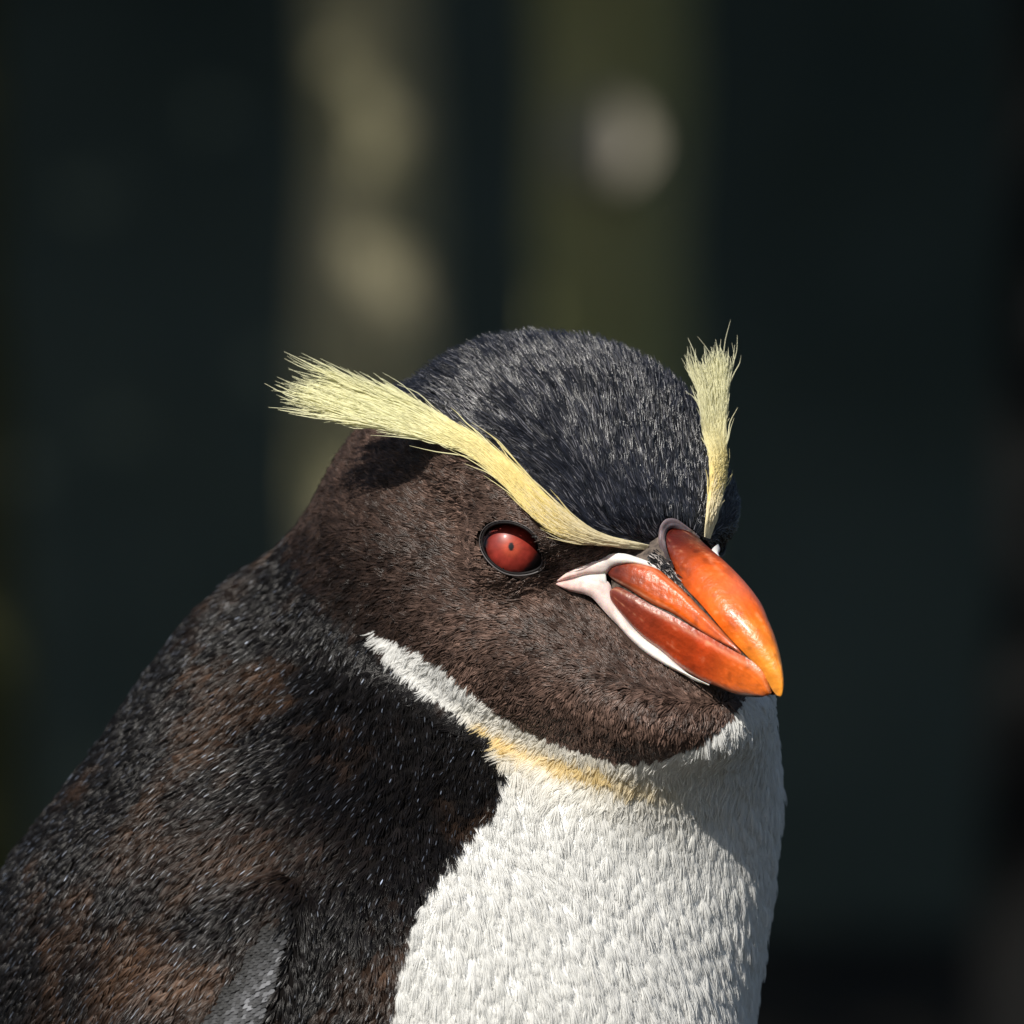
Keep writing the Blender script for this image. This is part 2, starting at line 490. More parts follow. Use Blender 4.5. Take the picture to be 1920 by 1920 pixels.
def paint(P, N):
    """colour, whiteness, headness of plumage at surface points"""
    hs, ts = head_sdf(P), np.minimum(trunk_sdf(P), flip_sdf(P))
    is_head = hs < ts
    px = fold_pixels(P, N, is_head)
    jit = (np.stack([vnoise(P, 9, 5), vnoise(P, 9, 6)], -1) - .5) * 10
    pj = px + jit
    white = inpoly(pj, WHITE)
    # dark plumage
    n1 = vnoise(P, 130, 21); n2 = vnoise(P, 45, 22); n3 = vnoise(P, 18, 23)
    brown = sstep(.50, .80, .6 * n1 + .4 * n2)[:, None]
    back = C_BACK * (1 - brown) + C_BROWN * .6 * brown
    yc = np.interp(px[:, 0], [q[0] for q in CROWN_EDGE], [q[1] for q in CROWN_EDGE])
    crown = is_head & (px[:, 1] < yc)
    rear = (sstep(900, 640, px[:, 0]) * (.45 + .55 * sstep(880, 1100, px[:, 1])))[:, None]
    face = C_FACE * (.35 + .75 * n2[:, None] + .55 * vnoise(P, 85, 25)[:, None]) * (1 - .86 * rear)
    lore = np.exp(-(np.linalg.norm((px - np.array([1035, 1060])) / np.array([34, 28]), axis=-1)) ** 2)[:, None]
    face = face * (1 - .6 * lore)
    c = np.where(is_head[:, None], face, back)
    c = np.where(crown[:, None], C_CROWN * (.8 + .6 * n2[:, None]), c)
    # the shoulder cape is a little browner, the flipper's lower corner brown
    pat = np.exp(-(np.linalg.norm((px - np.array([330, 1850])) / np.array([110, 55]), axis=-1)) ** 2)[:, None]
    pat2 = np.exp(-(np.linalg.norm((px - np.array([440, 1600])) / np.array([150, 60]), axis=-1)) ** 2)[:, None]
    c = np.where(is_head[:, None], c, c + C_BROWN * (.9 * pat + .5 * pat2))
    # white front, yellow stain and warm bounce light painted into the throat fold
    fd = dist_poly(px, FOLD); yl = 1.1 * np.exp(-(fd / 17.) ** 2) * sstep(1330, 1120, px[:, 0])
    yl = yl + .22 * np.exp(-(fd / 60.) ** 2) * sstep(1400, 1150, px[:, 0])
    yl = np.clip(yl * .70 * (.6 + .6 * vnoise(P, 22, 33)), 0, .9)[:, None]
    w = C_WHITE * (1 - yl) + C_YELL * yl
    eyeskin = inpoly(px, [(962 + (x - 962) * 1.04, 1029 + (y - 1029) * 1.04) for x, y in EYE]) & is_head
    c = np.where(eyeskin[:, None], np.array([.007, .006, .006]), c)
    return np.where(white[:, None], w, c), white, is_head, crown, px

Nb = grad(body_sdf, BODY_V)
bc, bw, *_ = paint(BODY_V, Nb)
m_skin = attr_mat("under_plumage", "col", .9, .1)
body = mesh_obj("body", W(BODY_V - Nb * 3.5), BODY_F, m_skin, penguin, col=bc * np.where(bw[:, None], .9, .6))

# ---- plumage as fine strands
class Strands:
    def __init__(s): s.p, s.r, s.c = [], [], []
    def add(s, P, r, c):
        s.p.append(np.asarray(P, np.float32)); s.r.append(np.asarray(r, np.float32)); s.c.append(np.asarray(c, np.float32))
    def build(s, name, m, parent):
        n = sum(len(p) for p in s.p)
        if not n: raise RuntimeError(name + ' is empty')
        k = s.p[0].shape[1]
        P = np.vstack(s.p); r = np.vstack(s.r); c = np.vstack(s.c)
        h = bpy.data.hair_curves.new(name)
        h.add_curves([k] * n)
        h.attributes["position"].data.foreach_set("vector", W(P.reshape(-1, 3)).astype(np.float32).ravel())
        a = h.attributes.get("radius") or h.attributes.new("radius", 'FLOAT', 'POINT')
        a.data.foreach_set("value", (r * S).astype(np.float32).ravel())
        a = h.attributes.new("col", 'FLOAT_COLOR', 'CURVE')
        a.data.foreach_set("color", np.c_[c, np.ones(n)].astype(np.float32).ravel())
        h.materials.append(m)
        o = bpy.data.objects.new(name, h); COL.objects.link(o); o.parent = parent
        o["kind"] = "stuff"
        return o

def strand_pts(root, d, n, length, lift, curl, bend=None):
    """(N,4,3): strands lying along d, standing off along n"""
    t = np.array([0, .35, .7, 1.])[None, :, None]
    L = length[:, None, None]
    P = root[:, None] - n[:, None] * .3 + d[:, None] * L * t + n[:, None] * L * (lift[:, None, None] * t + curl[:, None, None] * t * t)
    if bend is not None: P = P + bend[:, None] * L * t * t
    return P

# sample roots over the surface
tri = np.vstack([BODY_F[:, [0, 1, 2]], BODY_F[:, [0, 2, 3]]])
tA_, tB_, tC_ = BODY_V[tri[:, 0]], BODY_V[tri[:, 1]], BODY_V[tri[:, 2]]
t_area = .5 * np.linalg.norm(np.cross(tB_ - tA_, tC_ - tA_), axis=1); t_ctr = (tA_ + tB_ + tC_) / 3
t_n = grad(body_sdf, t_ctr)
_dh = head_sdf(t_ctr) - np.minimum(trunk_sdf(t_ctr), flip_sdf(t_ctr))
t_head = _dh < 45; t_body = _dh > -6
t_low = t_ctr[:, 2] < -1250
t_away = t_n[:, 1] > .4

def sample(weight, n):
    p = t_area * weight; p = p / p.sum()
    k = rng.choice(len(tri), n, p=p); a = rng.random((n, 2)); f = a.sum(1) > 1; a[f] = 1 - a[f]
    P = tA_[k] + (tB_[k] - tA_[k]) * a[:, :1] + (tC_[k] - tA_[k]) * a[:, 1:]
    for _ in range(2):
        P = P - body_sdf(P)[:, None] * grad(body_sdf, P)
    return P

def tangent(v, n): return nrm(v - (v * n).sum(-1, keepdims=True) * n)

def flow(P, N, is_head):
    Q = toH(P)
    w = sstep(-60, -360, Q[:, 2])[:, None]
    fh = -HF[0] * (1 - .55 * w) - HF[2] * (.18 + .8 * w) 
    # round the bill the feathers part sideways
    fb = np.repeat((-BF[2])[None], len(P), 0)
    nf = (N @ BF[0]); side = sstep(.75, -.1, nf)[:, None]
    fb = fb - BF[0] * .75 * side + BF[0] * .12
    chin = sstep(120, 330, Q[:, 0])[:, None] * sstep(-120, -220, Q[:, 2])[:, None]
    fh = fh * (1 - chin) + np.array([-.15, .1, -1.]) * chin
    f = np.where(is_head[:, None], fh, fb)
    fl = ((flip_sdf(P) < trunk_sdf(P) + 8) & ~is_head)[:, None]
    Qb = toB(P); far = (Qb[:, 1] > 0)[:, None]; fx = FAX - 2 * (FAX @ BF[1]) * BF[1] * far
    f = np.where(fl, fx, f)
    f = nrm(f) + .35 * vec_noise(P, 120, 31) + .25 * vec_noise(P, 30, 41)
    return tangent(f, N)

def lerp(a, b, t): return a + (b - a) * t

dark_S, white_S, crown_S, shaft_S, scale_S = [Strands() for _ in range(5)]

# head: short bristly feathers
def head_strands(n, weight, rad):
    P = sample(weight, n); N = grad(body_sdf, P)
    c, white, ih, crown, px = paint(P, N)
    ih = np.ones_like(ih)
    eye = inpoly(px, EYE); sk = (inpoly(px, BILLSKIN) & (dist_poly(px, BILLSKIN + BILLSKIN[:1]) > 2.5)) | inpoly(px, CULMEN) | inpoly(px, CREST_BAND)
    keep = ~(eye | sk)
    P, N, c, white, crown, px = [v[keep] for v in (P, N, c, white, crown, px)]
    d = flow(P, N, ~white | (px[:, 0] < 1150))
    deye = dist_poly(px, EYE + EYE[:1]); dbill = np.minimum(dist_poly(px, BILLSKIN + BILLSKIN[:1]), dist_poly(px, CULMEN))
    near = np.minimum(sstep(0, 50, deye), sstep(-10, 70, dbill))
    rear = sstep(1050, 760, px[:, 0])
    L = np.where(crown, lerp(24, 46, sstep(1000, 760, px[:, 1])), np.where(white, 26, lerp(13, 20, rear))) * (.62 + .38 * near) * rng.uniform(.7, 1.25, len(P))
    lift = np.where(crown, lerp(.22, .50, sstep(950, 680, px[:, 1])), np.where(white, .30, .26)) * rng.uniform(.6, 1.3, len(P)) * (.8 + .2 * near)
    curl = np.where(crown, -.05, -.12) * np.ones(len(P))
    # feathers clump into small tufts
    cl = vec_noise(P, 9, 51) * np.where(crown, .6, 1.1)[:, None]
    bend = cl - (cl * N).sum(-1, keepdims=True) * N * .5
    X = strand_pts(P, d, N, L, lift, curl, bend)
    r = rad * np.array([1., .95, .7, .25])[None] * rng.uniform(.75, 1.25, (len(P), 1))
    v = np.exp(rng.normal(0, .32, (len(P), 1))) * (.35 + 1.3 * vnoise(P, 9, 61)[:, None])
    cc = np.where(white[:, None], np.clip(c * rng.uniform(.92, 1.06, (len(P), 1)), 0, .9), c * v)
    crown = crown & ~white; dk = ~white & ~crown
    dark_S.add(X[dk], r[dk], cc[dk]); cc = np.where((crown & (rng.random(len(P)) < .13))[:, None], np.array([.085, .085, .098]) * rng.uniform(.5, 1.5, (len(P), 1)), cc)  # some crown strands painted pale grey to imitate silver gloss
    crown_S.add(X[crown], r[crown] * .85, cc[crown]); white_S.add(X[white], r[white], cc[white])

hw = t_head.astype(float)
head_strands(170000, hw * ~t_away, 1.3)
head_strands(22000, hw * t_away, 3.0)

def flipper_zone(P):
    q = (P - SHO) @ FFR.T
    hw = 165. * np.sqrt(np.clip(1 - ((q[:, 0] - 760.) / 760.) ** 2, 0, 1))
    return (flip_sdf(P) < trunk_sdf(P) - 2) & (q[:, 0] > 40) & (q[:, 1] > .30 * hw + 16 * (vnoise(P, 24, 77) - .5)) & (toB(P)[:, 1] < 0)

# flipper edge: tight rows of tiny scale feathers
outw = FTH * (-np.sign(FTH[1]))
gi, gj = np.meshgrid(np.arange(0, 150), np.arange(0, 24), indexing='ij')
q0 = 0 + gi.ravel() * 9.6 ; q1 = 4 + (gj.ravel() + .5 * (gi.ravel() % 2)) * 8.0
q0 = q0 + rng.normal(0, .7, len(q0)); q1 = q1 + rng.normal(0, .6, len(q1)) - .18 * (q0 - 40) * 0
O = SHO + q0[:, None] * FAX + q1[:, None] * FWD + outw * 170.
tt = np.zeros(len(O)); 
for _ in range(60): tt = tt + np.clip(body_sdf(O - outw * tt[:, None]), -3, 12) * .8
Pe = O - outw * tt[:, None]
ok = (np.abs(body_sdf(Pe)) < 2) & (tt < 260) & flipper_zone(Pe)
Pe = Pe[ok]; Ne = grad(body_sdf, Pe)
de = tangent(FAX + .0 * Pe - FWD * .35, Ne); se = np.cross(de, Ne); ne = len(Pe); nb = 7
X = np.empty((ne, nb, 4, 3), np.float32); uu = np.linspace(-1, 1, nb)
for k, tk in enumerate((0., .4, .75, 1.)):
    for b in range(nb):
        X[:, b, k] = Pe + de * 16. * tk * (1 - .3 * uu[b] ** 2) + se * 3.5 * uu[b] * math.sin(math.pi * (.15 + .62 * tk)) + Ne * (.5 + 4. * tk - 2.2 * tk * tk)
ce = np.repeat((np.array([.075, .077, .083]) * np.exp(rng.normal(-.2, .55, (ne, 1))) * (.08 + 1.0 * sstep(25, 105, ((Pe - SHO) @ FFR.T)[:, 1:2])))[:, None], nb, 1)
scale_S.add(X.reshape(-1, 4, 3), np.tile(np.array([.7, .9, .8, .4]), (ne * nb, 1)), ce.reshape(-1, 3))
from mathutils.kdtree import KDTree
_kd = KDTree(max(len(Pe), 1))
for _i, _p in enumerate(Pe): _kd.insert(_p, _i)
_kd.balance()
def edge_of_flipper(P):
    z = flipper_zone(P)
    for _i in np.nonzero(z)[0]:
        z[_i] = len(Pe) > 0 and _kd.find(P[_i])[2] < 12.
    return z

# body: overlapping feathers, each a fan of barbs
def poisson(P, dist):
    cell = {}; keep = []
    K = np.floor(P / dist).astype(int)
    for i in range(len(P)):
        k = tuple(K[i]); ok = True; p = P[i]
        for dx in (-1, 0, 1):
            for dy in (-1, 0, 1):
                for dz in (-1, 0, 1):
                    for j in cell.get((k[0] + dx, k[1] + dy, k[2] + dz), ()):
                        q = P[j]
                        if (p[0] - q[0]) ** 2 + (p[1] - q[1]) ** 2 + (p[2] - q[2]) ** 2 < dist * dist:
                            ok = False; break
                    if not ok: break
                if not ok: break
            if not ok: break
        if ok: keep.append(i); cell.setdefault(k, []).append(i)
    return P[keep]

def fans(P, is_white, nb, length, width, lift, rad, scale=1.):
    N = grad(body_sdf, P)
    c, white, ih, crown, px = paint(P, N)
    m = white if is_white else (~white & ~edge_of_flipper(P))
    P, N, c, px = P[m], N[m], c[m], px[m]
    if not len(P): return
    d = flow(P, N, np.zeros(len(P), bool)); s = np.cross(d, N)
    n = len(P)
    L = length * rng.uniform(.8, 1.2, n); tw = rng.normal(0, .12, (n, 1)); d = nrm(d + tw * s); s = np.cross(d, N)
    lf = lift * rng.uniform(.6, 1.4, n)
    u = np.linspace(-1, 1, nb)[None] + rng.normal(0, .08, (n, nb))
    t = np.array([0, .4, .75, 1.])
    tipL = L[:, None] * (1 - .30 * np.abs(u) ** 1.8) * rng.uniform(.68, 1.15, (n, nb))
    X = np.empty((n, nb, 4, 3), np.float32); hj = rng.uniform(.5, 1.5, (n, nb))
    for k, tk in enumerate(t):
        sp = width * u * (tk ** .75) * (1 - .12 * tk)
        hgt = -1 + tipL * lf[:, None] * hj * (tk - .55 * tk ** 2.5) * (1 - .35 * u * u)
        X[:, :, k] = P[:, None] + d[:, None] * (tipL * tk)[..., None] + s[:, None] * sp[..., None] + N[:, None] * hgt[..., None]
    r = rad * np.array([.9, 1., .8, .3])[None, None] * rng.uniform(.8, 1.2, (n, nb, 1))
    if is_white:
        cc = np.clip(c[:, None] * rng.uniform(.94, 1.05, (n, nb, 1)), 0, .9)
    else:
        fv = np.exp(rng.normal(0, .35, (n, 1, 1)))
        cc = c[:, None] * fv * np.exp(rng.normal(0, .2, (n, nb, 1)))
    if not is_white and nb > 13:          # one glossy shaft tip per feather, glint also put into its pale colour
        k0 = nb // 2; Y = np.empty((n, 4, 3), np.float32)
        a, b = X[:, k0, 2], X[:, k0, 3]
        for k, tk in enumerate((.35, .6, .8, 1.)): Y[:, k] = X[:, k0, 1] * (1 - tk) + b * tk
        Y += (N * 1.2)[:, None].astype(np.float32)
        m2 = rng.random(n) < .8
        shaft_S.add(Y[m2], (1.15 * np.array([.5, 1., .9, .3])[None] * rng.uniform(.6, 1.2, (n, 1)))[m2], (np.array([.036, .042, .056]) * np.exp(rng.normal(-.3, .8, (n, 1))))[m2])
    (white_S if is_white else dark_S).add(X.reshape(-1, 4, 3), r.reshape(-1, 4), cc.reshape(-1, 3))

bw_ = t_body.astype(float)
vis = bw_ * ~t_low * ~t_away
Pv = poisson(sample(vis, 130000), 15.)
fans(Pv, False, 16, 36., 12., .32, .80)
Pw = poisson(sample(vis, 90000), 20.)
fans(Pw, True, 38, 44., 16., .26, .75)
def fuzz(n, length, rad, is_white):
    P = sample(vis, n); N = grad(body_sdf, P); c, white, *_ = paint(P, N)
    m = white if is_white else (~white & ~edge_of_flipper(P))
    P, N, c = P[m], N[m], c[m]; d = nrm(flow(P, N, np.zeros(len(P), bool)) + rng.normal(0, .22, P.shape)); k = len(P)
    X = strand_pts(P, tangent(d, N), N, length * rng.uniform(.6, 1.3, k), rng.uniform(.12, .42, k), np.full(k, -.15))
    cc = np.clip(c * rng.uniform(.9, 1.08, (k, 1)), 0, .92) if is_white else c * np.exp(rng.normal(0, .35, (k, 1)))
    (white_S if is_white else dark_S).add(X, rad * np.array([1., .9, .6, .2])[None] * rng.uniform(.7, 1.2, (k, 1)), cc)
fuzz(60000, 28., .6, True); fuzz(30000, 26., .6, False)
Ph = poisson(sample(bw_ * ~t_low * t_away, 20000), 36.)
fans(Ph, False, 12, 80., 22., .22, 4.0); fans(Ph, True, 14, 80., 26., .22, 4.0)
Pl = poisson(sample(bw_ * t_low, 36000), 36.)
fans(Pl, False, 11, 80., 24., .18, 3.4); fans(Pl, True, 12, 80., 25., .18, 3.4)


def plume_mat(name, rough, spec, trans):
    m, nt, b = mat(name)
    a = nt.nodes.new("ShaderNodeAttribute"); a.attribute_name = "col"
    nt.links.new(a.outputs["Color"], b.inputs["Base Color"])
    b.inputs["Roughness"].default_value = rough; b.inputs["Specular IOR Level"].default_value = spec
    if trans:
        t = nt.nodes.new("ShaderNodeBsdfTranslucent"); nt.links.new(a.outputs["Color"], t.inputs[0])
        mx = nt.nodes.new("ShaderNodeMixShader"); mx.inputs[0].default_value = trans
        nt.links.new(b.outputs[0], mx.inputs[1]); nt.links.new(t.outputs[0], mx.inputs[2])
        nt.links.new(mx.outputs[0], nt.nodes["Material Output"].inputs[0])
    return m
m_dark = plume_mat("dark_plumage", .32, .26, 0)
m_white = plume_mat("white_plumage", .6, .2, .5)
m_crown = plume_mat("crown_plumage", .26, .65, 0)
m_shaft = plume_mat("feather_shafts", .38, 1.0, 0)
m_scale = plume_mat("flipper_scales", .45, .25, 0)
tag(crown_S.build("crown_plumage", m_crown, body), "glossy blue-black crown feathers")
tag(shaft_S.build("feather_shafts", m_shaft, body), "shiny tips of the dark body feathers")
tag(scale_S.build("flipper_scales", m_scale, body), "small silvery scale feathers on the flipper edge")
tag(dark_S.build("dark_plumage", m_dark, body), "black and brown feathers")
tag(white_S.build("white_plumage", m_white, body), "white breast feathers")

# ---- brow crests
def on_surface(px, py, off):
    d = march(body_sdf, px, py); P = unpix(np.asarray(px, float), np.asarray(py, float), d)
    return P + grad(body_sdf, P) * off

def crest(name, up, lo, nstr, seed, col_tip):
    """up, lo: 3-D edge lines of the crest from the bill backward; strands run along the band between them"""
    g = np.random.default_rng(seed)
    n = 60; A, B = resample(up, n), resample(lo, n)
    st = Strands()
    t0 = g.beta(.9, 1.25, nstr) * .80; v = .10 + .80 * g.random(nstr); ln = g.uniform(.16, .34, nstr)
    k = 6; X = np.empty((nstr, k, 3)); T = np.linspace(0, 1, k)
    mid = .5 * (A + B); nr = nrm(np.cross(np.gradient(mid, axis=0), A - B)); nr[nr[:, 1] > 0] *= -1
    stray = np.where(g.random(nstr) < .025, g.normal(0, .28, nstr), 0.)
    lk = (v * 9 + g.normal(0, .6, nstr)).astype(int) % 12; lock = g.normal(0, .42, (12, 3)) * np.array([.3, .5, 1.]); wild = g.normal(0, .16, (nstr, 3)) * (1 + 3 * (g.random((nstr, 1)) < .04))
    for j in range(k):
        s = np.clip(t0 + ln * T[j], 0, 1) * (n - 1); i0 = np.minimum(s.astype(int), n - 2); f = (s - i0)[:, None]
        a = A[i0] * (1 - f) + A[i0 + 1] * f; b = B[i0] * (1 - f) + B[i0 + 1] * f; nn = nr[i0]
        vv = np.clip(v + (v - .5) * .25 * T[j] * g.uniform(0, 1, nstr) + g.normal(0, .022, nstr) + T[j] * stray, -.35, 1.35)[:, None]
        X[:, j] = b + (a - b) * vv + nn * (2 + 12 * T[j] * g.uniform(.2, 1.3, nstr) * (1 - (2 * v - 1) ** 2 * .6))[:, None]
        over = np.clip(t0 + ln * T[j] - 1, 0, None)
        X[:, j] += ((mid[-1] - mid[-8]) / (7 / n))[None] * over[:, None] * .9
        wil = np.clip(t0 + ln * T[j] - .62, 0, None)[:, None] * T[j]
        X[:, j] += (lock[lk] + wild) * wil * 75.
    r = .68 * np.array([1.1, 1.5, 1.6, 1.4, 1.0, .35])[None] * g.uniform(.8, 1.3, (nstr, 1))
    base = np.array([.92, .73, .25]); tip = np.array(col_tip)
    w = sstep(.0, .75, t0 + .5 * ln)[:, None]
    c = (base * (1 - w) + tip * w) * g.uniform(.86, 1.08, (nstr, 1))
    front = sstep(.12, .0, t0)[:, None]; c = c * (1 - .7 * front) + np.array([.85, .80, .66]) * .7 * front
    st.add(X, r, np.clip(c, 0, .94))
    return st

m_crest = plume_mat("crest_plumes", .45, .35, .38)
upx = [(1216, 1020), (1130, 1000), (1060, 958), (1000, 905), (940, 850), (880, 806), (810, 772)]
lox = [(1214, 1031), (1140, 1024), (1060, 1012), (1010, 982), (950, 917), (890, 862), (830, 838)]
def crest_edge(pts, n_on, away):
    p = np.array(pts, float); P = on_surface(p[:n_on, 0], p[:n_on, 1], 1.) ; dd = P[:, 1] - np.linspace(4, 26, n_on)[:n_on]; _  = P[:, 1]
    t = np.r_[0, np.cumsum(np.linalg.norm(np.diff(p, axis=0), axis=1))]
    co = np.polyfit(t[:n_on], dd, 3); sl = np.polyval(np.polyder(co), t[n_on - 1]) * .35 + away
    d = np.where(np.arange(len(p)) < n_on, np.polyval(co, t), np.polyval(co, t[n_on - 1]) + sl * (t - t[n_on - 1]))
    d[:n_on] = np.minimum(d[:n_on], dd)
    return unpix(p[:, 0], p[:, 1], d)
U = crest_edge(upx + [(745, 742), (680, 722), (625, 706)], 7, -.10)
Lo = crest_edge(lox + [(755, 818), (660, 796), (575, 778)], 7, -.10)
near = crest("brow_crest", U, Lo, 9000, 1, (.88, .86, .56))
oc = near.build("brow_crest", m_crest, penguin); del oc["kind"]
tag(oc, "near yellow brow crest swept back into a loose fan")
def far_edge(on, off):
    p = np.array(on, float); d = march(plain_sdf, p[:, 0], p[:, 1]); ok = ~np.isnan(d); d = np.interp(np.arange(len(d)), np.arange(len(d))[ok], d[ok])
    d = d - np.linspace(8, 34, len(d))
    q = np.array(off, float); d2 = d[-1] + np.arange(1, len(q) + 1) * 8.
    return unpix(np.r_[p[:, 0], q[:, 0]], np.r_[p[:, 1], q[:, 1]], np.r_[d, d2])
Uf = far_edge([(1318, 1006), (1322, 950), (1327, 890), (1322, 830)], [(1314, 775), (1303, 730), (1286, 692)])
Lf = far_edge([(1331, 1012), (1346, 950), (1357, 890), (1363, 835)], [(1366, 780), (1369, 730), (1371, 680)])
far = crest("brow_crest", Uf, Lf, 5200, 2, (.82, .80, .55))
oc = far.build("brow_crest", m_crest, penguin); del oc["kind"]
tag(oc, "far yellow brow crest standing up like a brush")

# ---- eyes
def mirror(V):
    Q = toH(V); Q[:, 1] *= -1
    return fromH(Q)

def uv_sphere(axis, nu=40, nv=48):
    z = nrm(axis); x = nrm(np.cross(z, [0, 0, 1.])); y = np.cross(z, x); V = []; F = []; th = []
    for i in range(nu + 1):
        a = math.pi * .62 * i / nu
        for k in range(nv):
            b = 2 * math.pi * k / nv
            V.append(math.cos(a) * z + math.sin(a) * (math.cos(b) * x + math.sin(b) * y)); th.append((a, b))
    for i in range(nu):
        for k in range(nv):
            k2 = (k + 1) % nv
            F.append((i * nv + k, (i + 1) * nv + k, (i + 1) * nv + k2, i * nv + k2))
    return np.array(V), F, np.array(th)
sv, sf, th = uv_sphere(GAZE, 64, 64)
def iris_col(th, V):
    r = ER * np.sin(np.clip(th[:, 0], 0, 1.57)); ang = th[:, 1]
    n = vnoise(V * 100, 9, 71); n2 = vnoise(np.stack([np.cos(ang) * 9, np.sin(ang) * 9, r * .06], -1), 1.0, 72)
    red = np.array([.235, .026, .018]) * (.75 + .5 * n[:, None]) * (.8 + .4 * n2[:, None])
    inner = np.exp(-((r - 10) / 9) ** 2)[:, None]; red = red + np.array([.14, .03, .01]) * inner
    red = red * (1 - .45 * sstep(30, 46, r)[:, None]); w = sstep(43, 50, r + (n - .5) * 8)[:, None]
    c = red * (1 - w) + np.array([.012, .007, .008]) * w
    p = sstep(7.0, 5.2, r + 1.2 * np.cos(2 * ang))[:, None]
    return c * (1 - p) + np.array([.004, .004, .005]) * p
ic = iris_col(th, sv)
m_eye = attr_mat("wet_eye", "col", .4, .3, coat=.2)
m_lid = simple_mat("eyelid_skin", (.006, .005, .006), .6, .15, noise=((.014, .012, .012), 900.))
m_lid2 = simple_mat("eyelid_edge", (.075, .066, .066), .5, .5)
for side in (0, 1):
    V = EC + sv * ER
    an = np.linspace(0, 2 * math.pi, 64, endpoint=False)
    def lid_loop(k, lift):
        uu, vv = 64. * k * np.cos(an), 46. * k * np.sin(an) * (1 - .28 * np.clip(np.cos(an), 0, 1) ** 2)
        lx = EYE_PX[0] + uu * EYE_AX[0] - vv * EYE_AX[1]; ly = EYE_PX[1] - (uu * EYE_AX[1] + vv * EYE_AX[0])
        return unpix(lx, ly, march(plain_sdf, lx, ly) - lift)
    LP, LP2 = lid_loop(.97, -2.), lid_loop(1.045, 0.)
    lv, lf = tube(LP, 2.6, 8, closed=True); lv2, lf2 = tube(LP2, .8 + 1.3 * np.clip(-np.sin(an - .5), 0, 1), 6, closed=True)
    if side:
        V, lv, lv2 = mirror(V), mirror(lv), mirror(lv2)
        flipf = lambda F: [f[::-1] for f in F]
    else:
        flipf = lambda F: F
    eye = mesh_obj("eye", W(V), flipf(sf), m_eye, penguin, col=ic)
    mesh_obj("eyelid", W(lv), flipf(lf), m_lid, eye)
    mesh_obj("eyelid_rim", W(lv2), flipf(lf2), m_lid2, eye)

# ---- bill
def hl(lst): return np.array([hpt(*p) for p in lst])
def slim(lst): return [(x, y, l * (1 - .27 * float(sstep(1150, 1330, x)))) for x, y, l in lst]
ridge = [(1258, 987, 0), (1302, 1018, 0), (1334, 1043, 0), (1363, 1072, 0), (1390, 1105, 0), (1413, 1140, 0), (1436, 1182, 0), (1454, 1226, 0), (1466, 1268, 0), (1469, 1306, 0)]
cul_e = [(1246, 998, -34), (1250, 1032, -45), (1260, 1061, -50), (1281, 1097, -54), (1310, 1128, -55), (1339, 1162, -54), (1365, 1193, -45), (1396, 1225, -34), (1427, 1258, -20), (1443, 1284, -11), (1453, 1307, -4)]
lat_t = slim([(1138, 1066, -116), (1146, 1055, -112), (1169, 1051, -104), (1198, 1055, -96), (1227, 1063, -88), (1256, 1085, -81), (1284, 1110, -75), (1309, 1137, -70), (1340, 1169, -63), (1368, 1198, -55), (1388, 1219, -48)])
lat_b = slim([(1138, 1072, -117), (1148, 1087, -118), (1182, 1107, -114), (1221, 1131, -106), (1260, 1149, -96), (1292, 1170, -87), (1328, 1193, -74), (1365, 1212, -61), (1390, 1226, -51)])
ram_t = slim([(1141, 1107, -121), (1156, 1101, -119), (1182, 1113, -115), (1221, 1136, -107), (1260, 1156, -97), (1300, 1179, -85), (1339, 1201, -71), (1370, 1219, -58), (1404, 1238, -44), (1430, 1261, -28), (1440, 1284, -17), (1445, 1300, -9)])
ram_b = slim([(1141, 1116, -122), (1156, 1141, -116), (1182, 1173, -108), (1208, 1199, -99), (1234, 1218, -90), (1260, 1240, -82), (1287, 1261, -72), (1313, 1276, -62), (1344, 1288, -52), (1372, 1300, -40), (1404, 1305, -26), (1438, 1305, -9)])
chin_l = [(1190, 1215, 0), (1230, 1240, 0), (1270, 1262, 0), (1310, 1282, 0), (1350, 1296, 0), (1390, 1308, 0), (1420, 1311, 0), (1442, 1309, 0)]
NB = 140
def patch(top, bot, bulge, nv=22, power=2.6, inset=3., end0=.08, end1=.05, axis=None):
    A, B = resample(hl(top), NB), resample(hl(bot), NB)
    out = -HF[1]
    V = np.empty((NB, nv, 3)); uu = np.empty((NB, nv)); vvv = np.empty((NB, nv))
    s = np.linspace(0, 1, NB)
    endw = np.minimum(np.clip(s / max(end0, 1e-6), 0, 1), np.clip((1 - s) / max(end1, 1e-6), 0, 1))
    endw = np.sqrt(np.clip(1 - (1 - endw) ** 2, 0, 1))
    T = nrm(np.gradient(.5 * (A + B), axis=0))
    for j in range(nv):
        v = j / (nv - 1)
        pr = (1 - abs(2 * v - 1) ** power)
        nn = np.cross(T, A - B); nn = nrm(nn); nn = nn * np.sign((nn @ out))[:, None]
        wid = np.linalg.norm(A - B, axis=1)
        h = np.minimum(bulge, wid * .42) * pr * endw - inset * (1 - pr)
        V[:, j] = A * (1 - v) + B * v + nn * h[:, None]
        uu[:, j] = s; vvv[:, j] = v
    F = [(i * nv + j, i * nv + j + 1, (i + 1) * nv + j + 1, (i + 1) * nv + j) for i in range(NB - 1) for j in range(nv - 1)]
    return V.reshape(-1, 3), F, uu.ravel(), vvv.ravel()

